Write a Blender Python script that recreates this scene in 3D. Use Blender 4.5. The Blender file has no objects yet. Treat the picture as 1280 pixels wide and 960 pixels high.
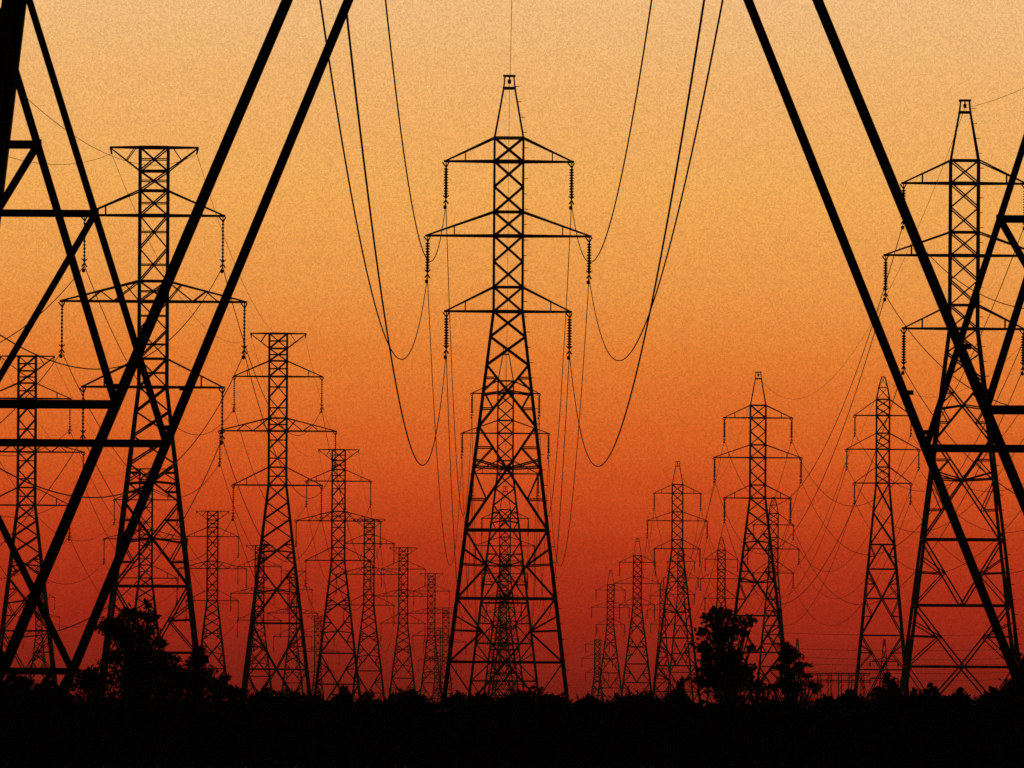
import bpy, math, random
import numpy as np
from mathutils import Matrix, Vector

# ------------------------------------------------------------------ camera, sky, sun, exposure
S = bpy.context.scene
COL = S.collection
FPX, HOR, EYE, ROLL = 11500.0, 890.0, 2.0, math.radians(0.35)   # focal length / horizon in 1280x960 pixels, eye height
cd = bpy.data.cameras.new('camera'); cam = bpy.data.objects.new('camera', cd); COL.objects.link(cam)
cd.sensor_fit = 'HORIZONTAL'; cd.sensor_width = 36.0; cd.lens = 36.0 * FPX / 1280.0
cd.shift_y = (HOR - 480.0) / 1280.0
cd.clip_start = 0.5; cd.clip_end = 20000
cam.matrix_world = Matrix.Translation((0, 0, EYE)) @ Matrix.Rotation(math.radians(90), 4, 'X') @ Matrix.Rotation(ROLL, 4, 'Z')
S.camera = cam

def s2l(c):
    return tuple(((v/255)/12.92 if v/255 <= .04045 else ((v/255+.055)/1.055)**2.4) for v in c)

SUN_EL = math.radians(0.6)
W = bpy.data.worlds.new('World'); S.world = W; W.use_nodes = True
nt = W.node_tree; nt.nodes.clear(); L = nt.links.new
def N(t, **k):
    n = nt.nodes.new(t)
    for a, b in k.items(): setattr(n, a, b)
    return n
def M_(op, a, b=None, c=None):
    n = N('ShaderNodeMath', operation=op)
    for i, v in enumerate((a, b, c)):
        if v is None: continue
        if isinstance(v, (int, float)): n.inputs[i].default_value = v
        else: L(v, n.inputs[i])
    return n.outputs[0]
tc = N('ShaderNodeTexCoord'); sp = N('ShaderNodeSeparateXYZ'); L(tc.outputs['Generated'], sp.inputs[0])
ZR = 0.16
def noise(vec_scale, scale, detail=2.0):
    m = N('ShaderNodeMapping'); m.inputs['Scale'].default_value = vec_scale
    L(tc.outputs['Generated'], m.inputs['Vector'])
    n = N('ShaderNodeTexNoise'); n.inputs['Scale'].default_value = scale; n.inputs['Detail'].default_value = detail
    L(m.outputs[0], n.inputs['Vector']); return n.outputs[0]
streak = noise((1, 1, 12), 26, 3)                       # faint level bands of dust in the low air
zz = M_('ADD', sp.outputs['Z'], M_('MULTIPLY', M_('SUBTRACT', streak, 0.5), 0.0035))
zz = M_('ADD', zz, M_('MULTIPLY', sp.outputs['X'], 0.010))
ramp = N('ShaderNodeValToRGB'); L(M_('DIVIDE', zz, ZR), ramp.inputs[0])
SKY = [(0, (114, 8, 4)), (56, (141, 17, 8)), (100, (163, 29, 12)), (160, (176, 43, 18)), (215, (190, 57, 22)), (280, (208, 77, 28)), (350, (221, 100, 37)),
       (440, (229, 125, 49)), (535, (235, 152, 72)), (640, (239, 169, 86)), (785, (237, 178, 108)), (890, (237, 187, 126))]
el = ramp.color_ramp.elements
pts = [(max(0.0, y / FPX / ZR), s2l(c)) for y, c in SKY] + [(0.75, s2l((150, 120, 105))), (1.0, s2l((62, 56, 64)))]
el[0].position, el[0].color = pts[0][0], (*pts[0][1], 1)
el[1].position, el[1].color = pts[-1][0], (*pts[-1][1], 1)
for p, c in pts[1:-1]:
    e = el.new(p); e.color = (*c, 1)
lobe = N('ShaderNodeMapRange', interpolation_type='SMOOTHSTEP'); L(sp.outputs['Y'], lobe.inputs[0])
lobe.inputs[1].default_value = 0.55; lobe.inputs[2].default_value = 0.96; lobe.inputs[3].default_value = 0.004; lobe.inputs[4].default_value = 1.0
cell = N('ShaderNodeCombineXYZ')                        # film grain put into the sky's brightness as random mottle, a cell of about 1/8000 radian
for q, ax in enumerate(('X', 'Z')): L(M_('FLOOR', M_('MULTIPLY', sp.outputs[ax], 8300.0)), cell.inputs[q])
wn = N('ShaderNodeTexWhiteNoise', noise_dimensions='2D'); L(cell.outputs[0], wn.inputs['Vector']); grain = wn.outputs['Value']
amp = M_('ADD', 1.0, M_('MULTIPLY', M_('SUBTRACT', grain, 0.5), 0.33))
mul = N('ShaderNodeVectorMath', operation='SCALE'); L(ramp.outputs[0], mul.inputs[0]); L(M_('MULTIPLY', lobe.outputs[0], amp), mul.inputs['Scale'])
glow = N('ShaderNodeBackground'); L(mul.outputs[0], glow.inputs[0]); glow.inputs[1].default_value = 1.0
sky = N('ShaderNodeTexSky', sky_type='NISHITA', sun_disc=False, sun_elevation=SUN_EL, sun_rotation=0.0, air_density=2.0, dust_density=6.0, ozone_density=0.5)
dusk = N('ShaderNodeBackground'); L(sky.outputs[0], dusk.inputs[0]); dusk.inputs[1].default_value = 0.02
add = N('ShaderNodeAddShader'); L(glow.outputs[0], add.inputs[0]); L(dusk.outputs[0], add.inputs[1])
wo = N('ShaderNodeOutputWorld'); L(add.outputs[0], wo.inputs[0])

sd = bpy.data.lights.new('sun', 'SUN'); sd.energy = 0.05; sd.angle = math.radians(0.5); sd.color = (1.0, 0.42, 0.16)
sun = bpy.data.objects.new('sun', sd); COL.objects.link(sun); sun.rotation_euler = (-(math.radians(90) - SUN_EL), 0, 0)
vs = S.view_settings; vs.view_transform = 'Standard'; vs.look = 'None'; vs.exposure = 0.0; vs.gamma = 1.0; vs.use_curve_mapping = False
S.cycles.use_denoising = False
S.cycles.max_bounces = 3; S.cycles.diffuse_bounces = 1; S.cycles.glossy_bounces = 1; S.cycles.volume_bounces = 0
S.cycles.use_adaptive_sampling = False
rng = np.random.default_rng(7); random.seed(7)

# ------------------------------------------------------------------ helpers
def unroll(px, py):
    x, y = px - 640.0, py - HOR
    return x*math.cos(ROLL) + y*math.sin(ROLL), x*-math.sin(ROLL) + y*math.cos(ROLL)
def at(px, py, Y):                                        # the world point seen at a pixel, at distance Y
    x, y = unroll(px, py); return np.array([x*Y/FPX, Y, EYE - y*Y/FPX])

def mat(name, base, rough=0.8, metal=0.0, scale=3.0, var=0.35):
    m = bpy.data.materials.new(name); m.use_nodes = True; t = m.node_tree; b = t.nodes['Principled BSDF']
    n = t.nodes.new('ShaderNodeTexNoise'); n.inputs['Scale'].default_value = scale; n.inputs['Detail'].default_value = 4
    tcn = t.nodes.new('ShaderNodeTexCoord'); t.links.new(tcn.outputs['Object'], n.inputs['Vector'])
    r = t.nodes.new('ShaderNodeValToRGB'); t.links.new(n.outputs[0], r.inputs[0])
    r.color_ramp.elements[0].position = .3; r.color_ramp.elements[1].position = .7
    r.color_ramp.elements[0].color = (*[c*(1-var) for c in base], 1); r.color_ramp.elements[1].color = (*[c*(1+var) for c in base], 1)
    t.links.new(r.outputs[0], b.inputs['Base Color']); b.inputs['Roughness'].default_value = rough; b.inputs['Metallic'].default_value = metal
    b.inputs['Specular IOR Level'].default_value = 0.2 if rough < .85 else 0.03
    return m
STEEL = mat('weathered_steel', (.16, .155, .15), .75, 0.0, 1.5)
PORC = mat('brown_porcelain', (.09, .045, .03), .5, 0.0, 4)
WIRE = mat('aluminium_wire', (.14, .135, .13), .7, 0.0, .5)
LEAF = mat('dark_leaves', (.035, .05, .018), .9, 0, 2)
LEAFB = mat('brush_leaves', (.03, .042, .016), .9, 0, 1)
BARK = mat('bark', (.06, .045, .035), .95, 0, 6)
SOIL = mat('meadow_ground', (.045, .04, .025), 1.0, 0, .15)
WOOD = mat('grey_wood', (.1, .085, .07), .9, 0, 3)

class MB:
    def __init__(s): s.v, s.f, s.n = [], [], 0
    def raw(s, v, f):
        s.v.append(np.asarray(v, float)); s.f.extend([tuple(i + s.n for i in q) for q in f]); s.n += len(v)
    def beam(s, a, b, w, w2=None, side=None):             # square bar from a to b (tapering w -> w2)
        a, b = np.asarray(a, float), np.asarray(b, float); d = b - a; l = np.linalg.norm(d)
        if l < 1e-6: return
        d /= l; u = np.cross(d, (0, 1, 0) if abs(d[1]) < .9 else (1, 0, 0)); u /= np.linalg.norm(u); q = np.cross(d, u)
        w2 = w if w2 is None else w2; v = []
        for p, h in ((a, w/2), (b, w2/2)):
            for i, j in ((-1, -1), (1, -1), (1, 1), (-1, 1)): v.append(p + u*h*i + q*h*j)
        s.raw(v, [(3, 2, 1, 0), (4, 5, 6, 7), (0, 1, 5, 4), (1, 2, 6, 5), (2, 3, 7, 6), (3, 0, 4, 7)])
    def angle(s, a, b, w, sx=1, sy=1, t=None):            # rolled steel angle (L section), one flange facing the viewer side
        a, b = np.asarray(a, float), np.asarray(b, float); d = b - a; l = np.linalg.norm(d); d /= l
        u = np.cross(d, (0, 1, 0) if abs(d[1]) < .9 else (1, 0, 0)); u /= np.linalg.norm(u); q = np.cross(d, u)
        t = t or w*.14; prof = [(-w/2, -w/2), (w/2, -w/2), (w/2, -w/2+t), (-w/2+t, -w/2+t), (-w/2+t, w/2), (-w/2, w/2)]
        v = [p + u*x*sx + q*y*sy for p in (a, b) for x, y in prof]
        s.raw(v, [(0, 3, 2, 1), (0, 5, 4, 3), (6, 7, 8, 9), (6, 9, 10, 11)] + [(i, (i+1) % 6, 6+(i+1) % 6, 6+i) for i in range(6)])
    def box(s, c, hx, hy, hz):
        c = np.asarray(c, float)
        v = [c + np.array((i*hx, j*hy, k*hz)) for k in (-1, 1) for i, j in ((-1, -1), (1, -1), (1, 1), (-1, 1))]
        s.raw(v, [(3, 2, 1, 0), (4, 5, 6, 7), (0, 1, 5, 4), (1, 2, 6, 5), (2, 3, 7, 6), (3, 0, 4, 7)])
    def lathe(s, x, y, prof, n=8):                        # prof: list of (z, radius)
        v = [(x + r*math.cos(2*math.pi*i/n), y + r*math.sin(2*math.pi*i/n), z) for z, r in prof for i in range(n)]
        f = [(k*n+i, k*n+(i+1) % n, (k+1)*n+(i+1) % n, (k+1)*n+i) for k in range(len(prof)-1) for i in range(n)]
        s.raw(v, f + [tuple(range(n)), tuple((len(prof)-1)*n + i for i in reversed(range(n)))])
    def tube(s, P, r, n=5):
        P = np.asarray(P, float); R = np.broadcast_to(np.asarray(r, float), (len(P),))
        T = np.gradient(P, axis=0); T /= np.linalg.norm(T, axis=1)[:, None]
        up = np.where(np.abs(T[:, 2:3]) < .9, np.array([[0, 0, 1.]]), np.array([[1., 0, 0]]))
        U = np.cross(T, up); U /= np.linalg.norm(U, axis=1)[:, None]; Q = np.cross(U, T)
        v = np.concatenate([P[:, None] + R[:, None, None]*(U[:, None]*np.cos(a)[None, :, None] + Q[:, None]*np.sin(a)[None, :, None])
                            for a in [np.arange(n)*2*np.pi/n]], 0).reshape(-1, 3)
        f = [(k*n+i, k*n+(i+1) % n, (k+1)*n+(i+1) % n, (k+1)*n+i) for k in range(len(P)-1) for i in range(n)]
        s.raw(v, f + [tuple(range(n)), tuple((len(P)-1)*n + i for i in reversed(range(n)))])
    def mesh(s, name, m):
        me = bpy.data.meshes.new(name); me.from_pydata(np.concatenate(s.v).tolist(), [], s.f); me.materials.append(m); me.update(); return me
    def build(s, name, m, parent=None): return link(name, s.mesh(name, m), parent)
def link(name, me, parent=None):
    o = bpy.data.objects.new(name, me); COL.objects.link(o)
    if parent is not None: o.parent = parent
    return o
def tag(o, label, cat, group=None, kind=None):
    if label: o['label'] = label
    if cat: o['category'] = cat
    if group: o['group'] = group
    if kind: o['kind'] = kind
    return o
def empty(name, loc):
    o = bpy.data.objects.new(name, None); o.empty_display_size = 1; COL.objects.link(o); o.location = [float(c) for c in loc]; return o

# ------------------------------------------------------------------ ground and air
g = MB(); nx, ny = 40, 80
xs = np.linspace(-900, 900, nx); ys = np.concatenate([np.linspace(-60, 700, 50), np.linspace(760, 9000, ny-50)])
gv = [(x, y, 0.12*math.sin(x*.05+y*.021)*math.sin(y*.037) - .1) for y in ys for x in xs]
g.raw(gv, [(j*nx+i, j*nx+i+1, (j+1)*nx+i+1, (j+1)*nx+i) for j in range(ny-1) for i in range(nx-1)])
tag(g.build('ground', SOIL), None, None, kind='structure')

HAZE_D = 3.3e-5
hz = MB(); hz.box((0, 4400, 33), 880, 4480, 36)
hm = bpy.data.materials.new('evening_haze'); hm.use_nodes = True; t = hm.node_tree; t.nodes.clear()
pv = t.nodes.new('ShaderNodeVolumePrincipled'); ho = t.nodes.new('ShaderNodeOutputMaterial'); t.links.new(pv.outputs[0], ho.inputs['Volume'])
pv.inputs['Color'].default_value = (.92, .9, .88, 1); pv.inputs['Density'].default_value = HAZE_D; pv.inputs['Anisotropy'].default_value = 0.6
tag(hz.build('haze', hm), None, None, kind='stuff')

# ------------------------------------------------------------------ pylons
SPEC = {
 'peaked': dict(hb=1.08, tap=.1215, arms=[(0, 4.62, 1.83), (5.67, 6.06, 1.80), (11.25, 4.71, 1.77)], strut=.6, zig=False,
           up=[0, 1.83, 3.75, 5.67, 7.47, 9.36, 11.25, 13.02], ins=2.9, hb_ins=.19,
           low=[(1, .941, 'X'), (.941, .875, 'X'), (.875, .731, 'D'), (.731, .488, 'E'), (.488, .328, 'V'), (.328, .179, 'V'), (.179, 0, 'A')]),
 'flat': dict(hb=1.05, tap=.117, arms=[(0, 5.22, 2.13), (6.42, 6.84, 1.53), (12.87, 5.19, 1.86)], strut=.62, zig=True,
           up=[0, 2.13, 4.28, 6.42, 7.95, 10.4, 12.87, 14.73, 16.2, 17.97], ins=3.6, hb_ins=.1,
           low=[(1, .93, 'X'), (.93, .86, 'X'), (.86, .78, 'X'), (.78, .67, 'D'), (.67, .43, 'D'), (.43, .24, 'V'), (.24, 0, 'A')]),
 'slim': dict(hb=.9, tap=.0925, arms=[(0, 3.9, 2.25), (4.7, 5.0, 2.25), (9.4, 3.9, 2.25)], strut=0, zig=False,
           up=[0, 1.1, 2.25, 4.7, 5.8, 6.95, 9.4, 10.5, 11.65], ins=2.3, hb_ins=.13,
           low=[(1, .88, 'X'), (.88, .75, 'X'), (.75, .65, 'A'), (.65, .53, 'V'), (.53, .38, 'A'), (.38, .24, 'V'), (.24, 0, 'A')]),
}
FACES = [(0, 1), (1, 2), (2, 3), (3, 0)]
CORN = [(-1, -1), (1, -1), (1, 1), (-1, 1)]
def lerp(a, b, t): return np.asarray(a, float)*(1-t) + np.asarray(b, float)*t
def halff(sp, z3, z):
    return sp['hb'] + (sp['tap']*(z3 - z) if z < z3 else 0)
def panel(b, c0, c1, t0, t1, kind, w):
    """bracing of one face between corners bottom c0,c1 and top t0,t1"""
    ws = w*.72
    if kind == 'X':
        b.beam(c0, t1, w); b.beam(c1, t0, w)
    elif kind in 'DE':                                     # big X with a level diaphragm through its centre
        den = np.linalg.norm(np.subtract(c1, c0)) + np.linalg.norm(np.subtract(t1, t0)); k = np.linalg.norm(np.subtract(c1, c0))/den
        l, r = lerp(c0, t0, k), lerp(c1, t1, k); m = (l + r)/2
        b.beam(c0, t1, w); b.beam(c1, t0, w)
        for kk in ((k - .06,) if kind == 'D' else (k + .09, k + .02)):
            b.beam(lerp(c0, t0, kk), m, w*.85); b.beam(m, lerp(c1, t1, kk), w*.85)
        for cc, mm, tt in ((c0, l, t0), (c1, r, t1)):
            for e in (cc, tt):
                q = lerp(e, m, .5); p = lerp(e, mm, .5)
                b.beam(p, q, ws); b.beam(mm, q, ws)
    else:
        if kind == 'V': m = (np.asarray(c0)+c1)/2; ends = ((t0, c0), (t1, c1))      # from the legs above to the middle below
        else: m = (np.asarray(t0)+t1)/2; ends = ((c0, t0), (c1, t1))
        for e, far in ends:
            b.beam(e, m, w); q = lerp(e, m, .52); p = lerp(e, far, .5)
            b.beam(p, q, ws); b.beam(far, q, ws)
            if kind == 'V' and np.linalg.norm(np.subtract(m, e)) > 4.2: b.beam(lerp(e, far, .27), q, ws)
def corner(sp, z3, z, i):
    h = halff(sp, z3, z); return np.array((CORN[i][0]*h, CORN[i][1]*h, z))

cache = {}
def insulator_mesh(kind):
    if ('ins', kind) in cache: return cache[('ins', kind)]
    sp = SPEC[kind]; Ln, R = sp['ins'], sp['hb_ins']; b = MB()
    z0 = -.5; z1 = -Ln + .15; n = 11; st = (z0 - z1)/n; prof = [(0, .04), (z0, .04)]
    for k in range(n):
        z = z0 - k*st
        prof += [(z - st*.1, R*.45), (z - st*.45, R), (z - st*.6, R*.9), (z - st*.85, R*.4)]
    prof += [(z1, .05), (-Ln, .05)]
    b.lathe(0, 0, [(z, r) for z, r in prof], 8)
    b.beam((-.28, 0, -.08), (.05, 0, -.5), .1); b.beam((.2, 0, -.08), (0, 0, -.5), .1)        # hanger bracket
    for s in (-1, 1):                                                                          # arcing horns and clamps
        b.beam((0, 0, -Ln + .1), (.22*s, .1*s, -Ln + .34), .07); b.beam((0, s*.05, -Ln), (.16*s, .3*s, -Ln - .25), .11)
    b.beam((0, 0, -Ln), (-.06, 0, -Ln - .5), .06); b.lathe(-.06, 0, [(-Ln - .7, .06), (-Ln - .62, .13), (-Ln - .45, .13), (-Ln - .4, .05)], 8)
    cache[('ins', kind)] = b.mesh('insulator_string', PORC); return cache[('ins', kind)]
def arm_mesh(kind, k):
    if (kind, k) in cache: return cache[(kind, k)]
    sp = SPEC[kind]; dz, half, rise = sp['arms'][k]; hb = sp['hb']; b = MB(); wc, wu, ws = .15, .11, .085
    for s in (-1, 1):
        tip = np.array((s*half, 0, 0))
        for y in (-1, 1):
            lo, up = np.array((s*hb, y*hb, 0)), np.array((s*hb, y*hb, rise))
            b.beam(lo, tip + (0, y*.08, 0), wc); b.beam(up, tip + (0, y*.08, .05), wu)
            if sp['zig'] and k == 1:
                L_ = [lerp(lo, tip, q) for q in (0, .33, .66)]; U_ = [lerp(up, tip, q) for q in (.18, .5, .8)]
                for a, c in ((up, L_[1]), (L_[1], U_[1]), (U_[1], L_[2]), (L_[0], U_[0])): b.beam(a, c, ws)
            elif sp['strut']:
                b.beam(lerp(lo, tip, sp['strut']), lerp(up, tip, sp['strut']), ws)
        for q in range(4):                                # plan bracing
            a, c = lerp((s*hb, -hb, 0), tip, q/4), lerp((s*hb, hb, 0), tip, (q+1)/4)
            b.beam(a, c, .06)
        b.box(tip, .18, .14, .09)
    for y in (-1, 1):
        b.beam((-hb, y*hb, 0), (hb, y*hb, 0), wc + .03); b.beam((-hb, y*hb, rise), (hb, y*hb, rise), wu)
    cache[(kind, k)] = b.mesh('crossarm', STEEL); return cache[(kind, k)]
def top_mesh(kind):
    if ('top', kind) in cache: return cache[('top', kind)]
    sp = SPEC[kind]; b = MB(); hb = sp['hb']
    if kind == 'peaked':
        z0, zc, zt = 13.02, 16.75, 17.67
        for sx, sy in CORN: b.beam((sx*hb, sy*hb, z0), (sx*.42, sy*.42, zc), .12); b.beam((sx*.42, sy*.42, zc), (sx*.33, sy*.33, zt), .1)
        for y in (-1, 1):
            b.beam((-.5, y*.42, zc), (.5, y*.42, zc), .17); b.beam((-.47, y*.33, zt), (.47, y*.33, zt), .13)
        for x in (-1, 1): b.beam((x*.33, -.33, zt), (x*.33, .33, zt), .1)
        b.lathe(0, 0, [(zt, .05), (zt-.25, .05), (zt-.28, .13), (zt-.52, .13), (zt-.6, .06)], 8)
    elif kind == 'flat':
        zt, zs, half = 17.97, 16.2, 3.3
        for y in (-1, 1):
            b.beam((-half, y*.12, zt), (-hb, y*hb, zt), .13); b.beam((half, y*.12, zt), (hb, y*hb, zt), .13); b.beam((-hb, y*hb, zt), (hb, y*hb, zt), .16)
            for x in (-1, 1):
                b.beam((x*half, y*.12, zt-.03), (x*hb, y*hb, zs), .1)
                b.beam(lerp((x*half, y*.12, zt), (x*hb, y*hb, zs), .55), (x*(hb + .35), y*hb*.9, zt), .07)
        for x in (-1, 1): b.beam((x*half, 0, zt), (x*(half-.12), 0, zt - .5), .13)
    else:
        z0, z1, zt = 11.65, 13.3, 14.8
        for i in range(4):
            a, c = np.array((CORN[i][0]*hb, CORN[i][1]*hb, z0)), np.array((CORN[i][0]*.62, CORN[i][1]*.62, z1)); d = np.array((CORN[i][0]*.22, CORN[i][1]*.22, zt))
            b.beam(a, c, .14); b.beam(c, d, .12)
        for i, j in FACES:
            P = lambda k, h, z: np.array((CORN[k][0]*h, CORN[k][1]*h, z))
            b.beam(P(i, hb, z0), P(j, .62, z1), .07); b.beam(P(j, hb, z0), P(i, .62, z1), .07); b.beam(P(i, .62, z1), P(j, .62, z1), .09)
            b.beam(P(i, .62, z1), P(j, .22, zt), .07); b.beam(P(i, .22, zt), P(j, .22, zt), .09)
    cache[('top', kind)] = b.mesh('peak', STEEL); return cache[('top', kind)]

TOWERS = {}
def upper_body(b, sp, z3, wb):
    up = sp['up']
    for a, c in zip(up[:-1], up[1:]):
        for i, j in FACES:
            P = [corner(sp, z3, z3 + a + 1e-6, i), corner(sp, z3, z3 + a + 1e-6, j), corner(sp, z3, z3 + c, i), corner(sp, z3, z3 + c, j)]
            panel(b, *P, 'X', wb*.85)
            if sp['zig']: b.beam((P[0]+P[2])/2, (P[1]+P[3])/2, wb*.65)
            if c in (1.83, 7.47, 13.02, 2.13, 7.95, 14.73, 16.2, 2.25, 6.95, 11.65): b.beam(P[2], P[3], wb)
def pylon(key, kind, px, d, z3, label, short, group, bolts=False, wl=.24, wb=.125):
    g_ = min(1.0, max(0.0, (d - 690)/1500)); wb *= 1 + .6*g_; wl *= 1 + .3*g_
    sp = SPEC[kind]; X = (px)*d/FPX
    o = tag(empty('lattice_pylon', (X, d, 0)), label, 'pylon', group)
    for i in range(4):
        b = MB(); zt = z3 + sp['up'][-1]
        b.beam(corner(sp, z3, -.4, i), corner(sp, z3, z3, i), wl*1.25, wl*.95); b.beam(corner(sp, z3, z3 + 1e-6, i), corner(sp, z3, zt, i), wl*.9, wl*.75)
        if bolts and i == 1:
            z = 4.0; k = 0
            while z < zt + 4:
                c = corner(sp, z3, min(z, zt), i); 
                if z > zt: c[2] = z; c[0] = 1.08 - (z - zt)*.177
                b.beam(c, c + np.array((.38 if k % 2 else .3, 0, 0)), .05); z += 1.15; k += 1
        b.build('leg', STEEL, o)
    b = MB(); upper_body(b, sp, z3, wb)
    for hi, lo, k in sp['low']:
        for i, j in FACES:
            P = [corner(sp, z3, z3*lo, i), corner(sp, z3, z3*lo, j), corner(sp, z3, z3*hi, i), corner(sp, z3, z3*hi, j)]
            panel(b, *P, k, wb)
            if k in 'VA' : b.beam(P[2], P[3], wb*1.2)
    b.build('bracing', STEEL, o)
    link('peak' if kind != 'flat' else 'earth_wire_beam', top_mesh(kind), o)
    finish(o, kind, z3, key, short)
    return o
def finish(o, kind, z3, key, short):
    sp = SPEC[kind]; att = {}; X, Y = o.location[0], o.location[1]
    for k, (dz, half, rise) in enumerate(sp['arms']):
        a = link('crossarm', arm_mesh(kind, k), o); a.location = (0, 0, z3 + dz)
        for s in (-1, 1):
            q = link('insulator_string', insulator_mesh(kind), a); q.location = (s*half, 0, 0)
            att[(k, s)] = np.array((X + s*half, Y, z3 + dz - sp['ins'] - .2))
    if kind == 'peaked': att[('e', 0)] = np.array((X, Y, z3 + 17.1))
    elif kind == 'slim': att[('e', 0)] = np.array((X, Y, z3 + 14.7))
    else:
        for s in (-1, 1): att[('e', s)] = np.array((X + s*3.2, Y, z3 + 17.5))
    TOWERS[key] = (att, short)

# --- the nearest pylon: the camera looks out between its legs
def near_pylon():
    Yc, Xc, z3 = 65.5, .246, 38.8
    sp = dict(SPEC['peaked']); hh = lambda z: 1.08 + (.1202*(32.03 - z) if z < 32.03 else 0)
    o = tag(empty('lattice_pylon', (Xc, Yc, 0)), 'nearest lattice pylon, its thick slanting braces framing the left and right edges', 'pylon', 'lattice pylons of the centre row')
    C = lambda z, i: np.array((CORN[i][0]*hh(z), CORN[i][1]*hh(z), z))
    for i in range(4):
        b = MB(); sx, sy = CORN[i]
        b.angle(C(-.4, i), C(32.03, i), .19, -sx, sy, .024); b.angle(C(32.03, i), C(z3 + 13.02, i), .16, -sx, sy, .02)
        for k in range(60): 
            z = 1.2 + .45*k; c = C(z, i)
            b.beam(c, c + np.array((sx*(.2 if k % 2 else .04), sy*(.04 if k % 2 else .2), 0)), .02)
        b.build('leg', STEEL, o)
    zA = 11.05
    node_z = {'mid': 4.025, 'foot': 2.29, 'up': 5.76, 'legtop': 7.63}
    for fi, (i, j) in enumerate(FACES):
        li = lambda z: C(z, i); ri = lambda z: C(z, j)
        apex = (li(zA) + ri(zA))/2
        xh = lambda z: 2.888 + .410*(4.025 - z)            # half spread of the long braces
        for A, s in ((li, 0), (ri, 1)):
            def brace_pt(z):
                c = (li(z) + ri(z))/2; e = A(z); return c + (e - c)*(xh(z)/hh(z))
            b = MB(); nrm = (1, 1)
            b.angle(brace_pt(zA - .1), brace_pt(node_z['foot']), .069); b.angle(brace_pt(node_z['foot']), A(-.1), .069)
            mid = brace_pt(node_z['mid'])
            for z, dx in ((node_z['mid'] + .12, 0), (node_z['mid'] + .42, .03)):
                p = brace_pt(z); b.beam(p, p + (A(z) - p)*.055*(1 if z < 4.3 else .8), .035)
            b.build('diagonal_brace', STEEL, o)
            b = MB(); B = lambda z: brace_pt(z); w = .052
            b.angle(A(node_z['legtop']), mid, w)
            t = (node_z['legtop'] - node_z['up'])/(node_z['legtop'] - node_z['mid']); E = lerp(A(node_z['legtop']), mid, t)
            b.angle(A(node_z['up']), E, w*1.1)
            b.angle(A(node_z['mid']), E, w); b.angle(A(node_z['mid']), mid, w*1.15)
            b.angle(A(node_z['mid']), B(node_z['foot']), w); b.angle(A(node_z['foot']), B(node_z['foot']), w)
            b.angle(A(node_z['foot']), lerp(B(node_z['foot']), A(-.1), .6), w*.9)
            for q, z in ((mid, 0), (E, 0), (B(node_z['foot']), 0)):
                b.box(q, .028, .02, .034)
            b.angle(A(9.3), lerp(A(node_z['legtop']), apex, .45), w)
            b.angle(A(node_z['legtop']), B(7.66), w)
            b.build('secondary_brace', STEEL, o)
    b = MB(); lv = [11.05, 15.62, 23.4, 28.04, 30.14, 32.03, 35.4, 38.8]; kd = 'VEDXXXX'
    for a, c, k in zip(lv[:-1], lv[1:], kd):
        for i, j in FACES:
            panel(b, C(a, i), C(a, j), C(c, i), C(c, j), k, .085); b.beam(C(a, i), C(a, j), .09)
    upper_body(b, sp, z3, .1); b.build('bracing', STEEL, o)
    link('peak', top_mesh('peaked'), o)
    o.children[-1].location = (0, 0, z3)
    finish(o, 'peaked', z3, 'C0', 'the nearest pylon')
    for a in o.children:
        for q in a.children:
            if q.location[0] < 0: q.location[0] += .4
near_pylon()
_top = top_mesh('peaked')

GC, GR, GL, GM, GQ = ('lattice pylons of the centre row', 'peaked pylons of the right row', 'flat topped pylons of the left row',
                      'flat topped pylons of the far left row', 'slim pylons of the far right row')
def T(key, kind, x, y, d, z3, label, short, group, **k):
    u, _ = unroll(x, y); o = pylon(key, kind, u, d, z3, label, short, group, **k)
    for c in o.children:
        if c.name.startswith(('peak', 'earth_wire_beam')): c.location = (0, 0, z3)
T('C1', 'peaked', 635, 390, 690, 32.03, 'big peaked lattice pylon standing alone in the middle, closest one seen whole', 'the big central pylon', GC, bolts=True, wl=.22)
T('C2', 'peaked', 631.5, 586, 1290, 35.4, 'smaller peaked pylon seen through the legs of the big central pylon', 'the second central pylon', GC)
T('C3', 'peaked', 631, 717, 1870, 30.1, 'third peaked pylon inside the big central legs, arms just above their lower crossbar', 'the third central pylon', GC)
T('C4', 'peaked', 630, 760, 2450, 31.0, 'fourth pylon of the centre row, low between the big central legs', 'the fourth central pylon', GC, wb=.165, wl=.3)
T('C5', 'peaked', 629, 800, 3030, 29.0, 'fifth pylon of the centre row, a dark tangle between the central legs', 'the fifth central pylon', GC, wb=.165, wl=.3)
T('C6', 'peaked', 629, 820, 3600, 26.0, 'farthest pylon of the centre row, lowest between the central legs', 'the last central pylon', GC, wb=.165, wl=.3)

T('R1', 'peaked', 1204.5, 411, 712, 31.87, 'large peaked pylon at the right edge crossed by thick slanting near braces', 'the large right pylon', GR, bolts=True, wl=.22)
T('R2', 'peaked', 947, 623, 1290, 32.2, 'mid sized peaked pylon rising behind the right-hand leafy tree', 'the mid sized right pylon', GR)
T('R3', 'peaked', 846.5, 685, 1865, 35.3, 'peaked pylon just left of the leafy tree, third largest of its row', 'the third right pylon', GR)
T('R4', 'peaked', 796.5, 756, 2430, 30.5, 'small peaked pylon between the two little ones and the tree side pylon', 'the fourth right pylon', GR, wb=.15, wl=.28)
T('R5', 'peaked', 763, 781, 2976, 30.4, 'little peaked pylon right beside the lowest dark one, slightly taller', 'the fifth right pylon', GR, wb=.15, wl=.28)
T('R6', 'peaked', 746.5, 840, 3650, 17.8, 'lowest dark peaked pylon, nearest on the right to the big central pylon', 'the last right pylon', GR, wb=.22, wl=.4)

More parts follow.
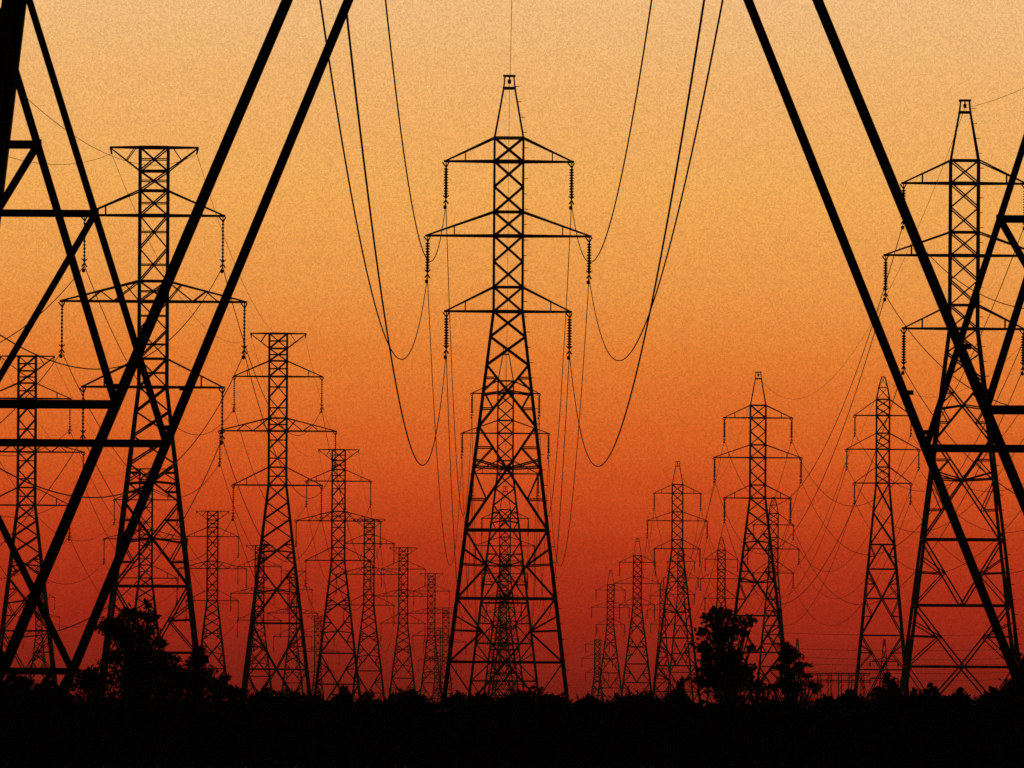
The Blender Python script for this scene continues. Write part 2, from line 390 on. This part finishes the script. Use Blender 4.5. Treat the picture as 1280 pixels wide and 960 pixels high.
T('L1', 'flat', 191, 484, 690, 26.2, 'largest flat topped pylon, at the left behind the crossed near braces', 'the largest flat topped pylon', GL, wl=.22)
T('L2', 'flat', 346.8, 606, 1090, 28.7, 'second largest flat topped pylon, right of the near slanting braces', 'the second flat topped pylon', GL)
T('L3', 'flat', 422.7, 701, 1492, 26.4, 'third flat topped pylon, its left arm touching the second one', 'the third flat topped pylon', GL)
T('L4', 'flat', 461, 757, 1925, 24.2, 'fourth flat topped pylon, half overlapped by the third on its left', 'the fourth flat topped pylon', GL)
T('L5', 'flat', 503.8, 779, 2190, 23.0, 'small flat topped pylon standing clear between two overlapping neighbours', 'the fifth flat topped pylon', GL)
T('L6', 'flat', 539, 794, 2656, 23.9, 'small flat topped pylon just left of the big central legs', 'the sixth flat topped pylon', GL)
T('L7', 'flat', 557, 825, 3100, 19.0, 'tiny flat topped pylon half behind the left central leg', 'the seventh flat topped pylon', GL)
T('L8', 'flat', 547, 845, 3300, 14.0, 'lowest tiny flat topped pylon under the arms of the sixth, by the brush', 'the lowest flat topped pylon', GL)

T('M0', 'flat', 33, 631, 1110, 26.6, 'flat topped pylon at the far left edge behind two thick near bars', 'the far left pylon', GM)
T('M1', 'flat', 181.8, 724, 1515, 23.7, 'flat topped pylon seen through the legs of the largest flat topped one', 'the second far left pylon', GM)
T('M2', 'flat', 265.3, 751, 1848, 24.0, 'flat topped pylon between the largest and second largest, above the shrubs', 'the third far left pylon', GM)
T('M3', 'flat', 324, 775, 2212, 23.7, 'small flat topped pylon behind the left leg of the second largest', 'the fourth far left pylon', GM)
T('M4', 'flat', 366, 795, 2520, 22.3, 'small flat topped pylon behind the right leg of the second largest', 'the fifth far left pylon', GM)
T('M5', 'flat', 397, 843, 2950, 14.5, 'lowest flat topped pylon in the gap between the second and third largest', 'the last far left pylon', GM)
T('N0', 'flat', 48.5, 794, 3070, 26.4, 'faint distant pylon behind the base of the pylon at the far left edge', 'a faint distant pylon', 'distant pylons')

T('Q1', 'slim', 1103.3, 603, 1278, 34.1, 'slim pylon with a tapering lattice tip, left of the large right pylon', 'the slim right pylon', GQ, wl=.2)
T('Q2', 'slim', 966.5, 716, 1799, 29.5, 'slim pylon half hidden behind the right leg of the mid sized peaked one', 'the second slim pylon', GQ, wl=.2)
T('Q3', 'slim', 901.5, 748, 2216, 29.7, 'slim distant pylon rising straight out of the leafy tree top', 'the third slim pylon', GQ)
T('Q4', 'slim', 851, 742, 2636, 36.0, 'slim distant pylon behind the right half of the tree side peaked pylon', 'the fourth slim pylon', GQ)
T('Q5', 'slim', 828, 780, 3060, 31.5, 'slim distant pylon behind the left half of the tree side peaked pylon', 'the fifth slim pylon', GQ)

# ------------------------------------------------------------------ wires
def wire(a, b, c, label, name, cat, group, r=.022, n=90):
    Lh = np.linalg.norm((b - a)[:2]); s = c*Lh*Lh/4
    t = np.linspace(0, 1, n)**1.0 if a[1] > 200 else np.linspace(0, 1, n*2)**1.5
    P = a[None]*(1-t)[:, None] + b[None]*t[:, None]; P[:, 2] -= 4*s*t*(1-t)
    m = MB(); m.tube(P, r, 5); tag(m.build(name, WIRE), label, cat, group)
LV = {0: 'lower', 1: 'middle', 2: 'upper'}; SD = {-1: 'left', 1: 'right', 0: ''}
def span(k1, k2, c=1.78e-4, r=.032):
    if isinstance(k1, tuple):
        dx, dy, dz = k1; A = {k: v + np.array((dx, dy, dz)) for k, v in TOWERS[k2][0].items()}; s1 = None
    else: A, s1 = TOWERS[k1]
    B, s2 = TOWERS[k2]
    for k in B:
        if k not in A: continue
        lv, sd = k; g_ = f'wires running in to {s2}' if s1 is None else f'wires from {s1} to {s2}'
        tail = f'coming in from outside to {s2}' if s1 is None else f'sagging from {s1} to {s2}'
        if lv == 'e':
            lab = (f'{SD[sd]} earth wire {tail}').replace('  ', ' '); wire(A[k], B[k], c*(.5 if k2 == 'R1' else .72), lab, 'earth_wire', 'earth wire', g_, r*.5)
        else: wire(A[k], B[k], c, f'{LV[lv]} {SD[sd]} wire {tail}', 'power_line', 'power line', g_, r)
for k in range(3): TOWERS['C0'][0][(k, -1)][0] += .4         # left strings hang a little inboard
span('C0', 'C1', 1.88e-4, .031); span('C1', 'C2', 2.05e-4); span('C2', 'C3'); span('C3', 'C4')
span((0, -635, 0), 'R1'); span('R1', 'R2'); span('R2', 'R3'); span('R3', 'R4')
span((0, -625, 0), 'L1'); span('L1', 'L2'); span('L2', 'L3'); span('L3', 'L4')
span((0, -420, 0), 'M0'); span('M0', 'M1'); span('M1', 'M2')
span((0, -560, 0), 'Q1'); span('Q1', 'Q2'); span('Q2', 'Q3')

# ------------------------------------------------------------------ small crossing line and gantry by the right-hand trees
def small_tower(px, d, htop, arms, label, w):
    o = tag(empty('lattice_mast', (unroll(px, 850)[0]*d/FPX, d, 0)), label, 'mast', 'small masts of the crossing line')
    b = MB(); hw = lambda z: w*(1 - z/htop) + .12
    P = lambda z, i: np.array((CORN[i][0]*hw(z), CORN[i][1]*hw(z), z))
    for i in range(4): b.beam(P(0, i), P(htop, i), .16, .1)
    zs = np.linspace(0, htop, 9)
    for a, c in zip(zs[:-1], zs[1:]):
        for i, j in FACES: panel(b, P(a, i), P(a, j), P(c, i), P(c, j), 'X', .09)
    b.build('mast_body', STEEL, o)
    for z, half in arms:
        b = MB()
        for y in (-1, 1): b.beam((-half, 0, z), (0, y*hw(z), z), .16); b.beam((half, 0, z), (0, y*hw(z), z), .16); b.beam((-half, 0, z), (0, y*hw(z), z+.7), .1); b.beam((half, 0, z), (0, y*hw(z), z+.7), .1)
        b.build('crossarm', STEEL, o)
        for s in (-1, 1): b = MB(); b.lathe(s*half, 0, [(z-.9, .06), (z-.6, .14), (z-.3, .14), (z-.05, .06)], 6); b.build('insulator_string', PORC, o.children[-1] if o.children[-1].name.startswith('crossarm') else [c for c in o.children if c.name.startswith('crossarm')][-1])
    return o
small_tower(996.5, 1500, 14.3, [(11.6, 1.0), (9.4, 1.0)], 'short pointed mast poking out behind the drooping conifer', .8)
small_tower(1105, 1500, 14.3, [(10.6, 2.3), (7.8, 2.3)], 'short pointed mast with a wide arm inside the slim pylon legs', 1.1)
gx = [1009, 1024, 1037, 1050, 1063, 1078]
go = tag(empty('switchyard_gantry', at(1040, 850, 1480)*np.array((1, 1, 0))), 'low steel gantry of posts and level beams right of the drooping conifer', 'gantry')
ox = go.location[0]
for x in gx:
    b = MB(); p = at(x, 850, 1480)[0] - ox
    b.beam((p-.25, 0, 0), (p-.25, 0, 8.5), .14); b.beam((p+.25, 0, 0), (p+.25, 0, 8.5), .14)
    for q in range(9): b.beam((p-.25, 0, q*.94), (p+.25, 0, q*.94+.94), .08)
    b.build('post', STEEL, go)
for z in (8.5, 7.4):
    b = MB(); x0, x1 = at(1002, 850, 1480)[0] - ox, at(1088, 850, 1480)[0] - ox
    b.beam((x0, -.3, z), (x1, -.3, z), .14); b.beam((x0, .3, z-.25), (x1, .3, z-.25), .12); b.build('beam', STEEL, go)
for i, (y, n) in enumerate(((791, 'topmost'), (810, 'second'), (820, 'third'), (829, 'fourth'), (838, 'fifth'), (847, 'lowest'))):
    a, c = at(975, y, 1500), at(1330, y - 1.2*(i % 2), 1500)
    P0 = np.array(a); P1 = np.array(c)
    wire(P0, P1, 8e-4 + 2e-4*(i % 3), f'{n} level wire crossing the low sky behind the large right pylon', 'crossing_wire', 'power line', 'level wires crossing at the right', .026)

# ------------------------------------------------------------------ plants
def leaf_cards(C, size, asp=.42, droop=.0):
    n = len(C); a = rng.normal(size=(n, 3)); a[:, 2] -= droop; a /= np.linalg.norm(a, axis=1)[:, None]
    b = rng.normal(size=(n, 3)); b -= a*np.sum(a*b, 1)[:, None]; b /= np.linalg.norm(b, axis=1)[:, None]
    s = (size*rng.uniform(.6, 1.35, n))[:, None]
    V = np.stack([C - a*s*.5, C + b*s*asp*.5 - a*s*.05, C + a*s*.5, C - b*s*asp*.5 - a*s*.05], 1).reshape(-1, 3)
    F = np.arange(n*4).reshape(n, 4); return V, F
def big_mesh(name, V, F, m, parent):
    me = bpy.data.meshes.new(name); me.from_pydata(V.tolist(), [], F.tolist()); me.materials.append(m); me.update(); return link(name, me, parent)
def plant(name, label, cat, blobs, d, trunk_px, leaf=.2, dens=.55, group=None, droop=.3, asp=.42):
    bx = at(trunk_px, 860, d)[0]; o = tag(empty(name, (bx, d, 0)), label, cat, group); k = d/FPX
    Cs = []; tb = MB(); lb = MB()
    top = max(at(x, y, d)[2] for x, y, rx, ry in blobs)
    P = [np.array((.12*math.sin(2.3*t), .05*math.sin(3*t), top*.72*t - .1)) for t in np.linspace(0, 1, 7)]
    r0 = max(.03, .028*top); tb.tube(P, np.linspace(r0, r0*.35, 7), 7)
    for x, y, rx, ry in blobs:
        c = at(x, y, d) - np.array((bx, d, 0)); R = np.array((rx*k, max(rx, ry)*k*.85, ry*k))
        n = int(rx*ry*math.pi*dens) + 12
        ncl = max(4, int(n/22)); u = rng.normal(size=(ncl, 3)); u /= np.linalg.norm(u, axis=1)[:, None]; u *= rng.uniform(.15, 1, (ncl, 1))**.5
        cl = c + u*R
        q = cl[rng.integers(0, ncl, n)] + rng.normal(size=(n, 3))*np.minimum(.28, R.mean()*.33)*np.array((1, 1, .7))
        Cs.append(q)
        ti = min(6, max(1, int(max(0, min(1, (c[2]*.6)/(top*.72)))*6))); s0 = P[ti]
        for e in [c] + list(cl[:max(2, ncl//4)]):
            m = (s0 + e)/2 + rng.normal(size=3)*.06; m[2] -= .05
            lb.tube([s0, m, e], [r0*.35, r0*.22, .012], 5)
    tb.build('trunk' if top > 3 else 'stem', BARK, o); lb.build('limbs', BARK, o)
    C = np.concatenate(Cs); C[:, 2] = np.maximum(C[:, 2], .05)
    V, F = leaf_cards(C, leaf, asp, droop); big_mesh('crown', V, F, LEAF, o); return o
D = 300
plant('leafy_tree', 'tallest ragged tree at the left, in front of the largest flat topped pylon', 'tree',
      [(186, 755, 5, 6), (172, 766, 20, 6), (187, 775, 9, 13), (136, 782, 20, 7), (160, 790, 28, 15), (200, 802, 9, 7), (140, 789, 17, 6), (168, 806, 28, 13), (148, 822, 17, 8), (207, 826, 17, 6), (180, 828, 36, 13), (160, 846, 48, 14), (200, 854, 42, 13), (205, 838, 20, 7)], D, 168, .23, .44, 'dark trees above the brush', .5, .34)
plant('shrub', 'narrow dark shrub close on the right of the tallest ragged tree', 'shrub', [(251, 817, 8, 10), (246, 832, 13, 12), (246, 852, 22, 16)], D-6, 247, .2, .8, 'shrubs beside the left tree')
plant('shrub', 'low shrub sloping down right of the narrow dark shrub', 'shrub', [(280, 848, 7, 5), (275, 860, 14, 9), (285, 866, 14, 6)], D-8, 276, .2, .8, 'shrubs beside the left tree')
plant('shrub', 'low shrub left of the tallest ragged tree, beside the near brace foot', 'shrub', [(117, 843, 17, 6), (115, 856, 22, 10)], D-7, 114, .2, .8, 'shrubs beside the left tree')
plant('leafy_tree', 'lumpy leafy tree right of centre, in front of the mid sized peaked pylon', 'tree',
      [(893, 763, 6, 5), (900, 773, 19, 9), (877, 788, 9, 6), (902, 792, 19, 16), (934, 777, 9, 8), (926, 792, 10, 7), (884, 815, 12, 15), (908, 818, 15, 14), (937, 810, 8, 3.5), (912, 838, 26, 14), (886, 838, 15, 8), (927, 838, 15, 8), (898, 853, 34, 12), (940, 857, 20, 8)], D, 905, .18, .46, 'dark trees above the brush', .1, .6)
plant('drooping_conifer', 'narrow drooping tree with branches reaching right, beside the steel gantry', 'tree',
      [(980, 805, 8, 3), (990, 815, 11, 9), (986, 826, 10, 8), (1006, 831, 10, 2.0), (974, 834, 7, 1.8), (990, 840, 13, 7), (1008, 845, 8, 1.8), (989, 856, 16, 12), (1014, 856, 12, 2.6), (1020, 862, 9, 3.5), (968, 858, 7, 4)], D-5, 988, .19, .7, 'dark trees above the brush', .2, .35)
BUSH = [(430, 854, 11, 'rounded bush between the bases of the second and third flat topped pylons'), (513, 859, 15, 'bush with a small point below the small clear flat topped pylon'),
        (574, 861, 12, 'bush at the foot of the left leg of the big central pylon'), (600, 863, 14, 'bush between the big central legs, left half'), (735, 866, 11, 'low bush just right of the big central pylon'),
        (852, 846, 8, 'upright bush directly left of the lumpy leafy tree'), (1108, 838, 14, 'bush in front of the short mast with a wide arm'), (1062, 858, 12, 'low bush at the left foot of the slim right pylon'),
        (1163, 853, 14, 'bush at the left under the large right pylon'), (1143, 858, 10, 'small bush at the left foot of the large right pylon'), (1199, 855, 12, 'bush under the middle of the large right pylon'),
        (1241, 854, 13, 'bush toward the right under the large right pylon'), (1257, 851, 9, 'small bush between two others near the right edge'), (1276, 815, 13, 'tallest bush, cut by the right edge'),
        (18, 837, 30, 'broad bush at the left edge under the level near bar'), (62, 841, 20, 'bush left of the near brace foot'), (692, 872, 14, 'low bush at the right leg of the big central pylon'),
        (640, 872, 18, 'low bush between the big central legs, right half'), (340, 869, 14, 'low bush at the foot of the second flat topped pylon'), (390, 867, 10, 'low bush right of the second flat topped pylon'),
        (790, 867, 12, 'low bush under the small peaked pylon left of the trees'), (1032, 867, 9, 'low bush under the steel gantry')]
for i, (x, y, hw, lab) in enumerate(BUSH):
    y += 4 if y > 853 else 1.5
    h = 882 - y; R_ = random.Random(i*7 + 3); bl = [(x, 880, hw*1.25, 9), (x + R_.uniform(-.15, .15)*hw, y + h*.72, hw*1.1, h*.3)]
    for q in range(6):                                    # uneven sprays heaped into a mound
        u = R_.uniform(-1, 1); top = y + h*(.08 + .62*u*u + R_.uniform(0, .22)); rr = R_.uniform(.16, .34)
        bl.append((x + u*hw*.95, top + h*.12, hw*rr, h*R_.uniform(.12, .24)))
    bl.append((x + R_.uniform(-.2, .2)*hw, y + 2.5, hw*.14, 3))
    plant('bush', lab, 'bush', bl, D - 12 + (i % 5)*7, x, .19, 1.0, 'bushes along the brush edge', -.2, .42)

# undergrowth: leaf sprays in a belt 230-330 m out
n = 120000; y = rng.uniform(225, 335, n); x = rng.uniform(-1, 1, n)*(.0585*y)
prof = 2.28 + .16*np.sin(x*1.7 + 1) + .12*np.sin(x*4.3 + y*.05) + .1*np.sin(x*9.1 + y*.2) + .08*np.sin(x*.6)
z = prof*(rng.uniform(0, 1, n)**.42)*np.clip(.8 + .2*np.sin(y*.3 + x*2), 0, 1)
V, F = leaf_cards(np.stack([x, y, z], 1), .24, .4, -.4)
m = 15000; yy = rng.uniform(262, 320, m); xx = rng.uniform(-1, 1, m)*(.0585*yy)      # fine tips along the top
zz_ = 2.15 + .2*np.sin(xx*1.7+1) + .14*np.sin(xx*5.3) + rng.exponential(.055, m)
V2, F2 = leaf_cards(np.stack([xx, yy, zz_], 1), .17, .35, -.6)
o = big_mesh('undergrowth', np.concatenate([V, V2]), np.concatenate([F, F2 + len(V)]), LEAFB, None)
tag(o, 'dense dark undergrowth forming the black band along the bottom', 'undergrowth', kind='stuff')
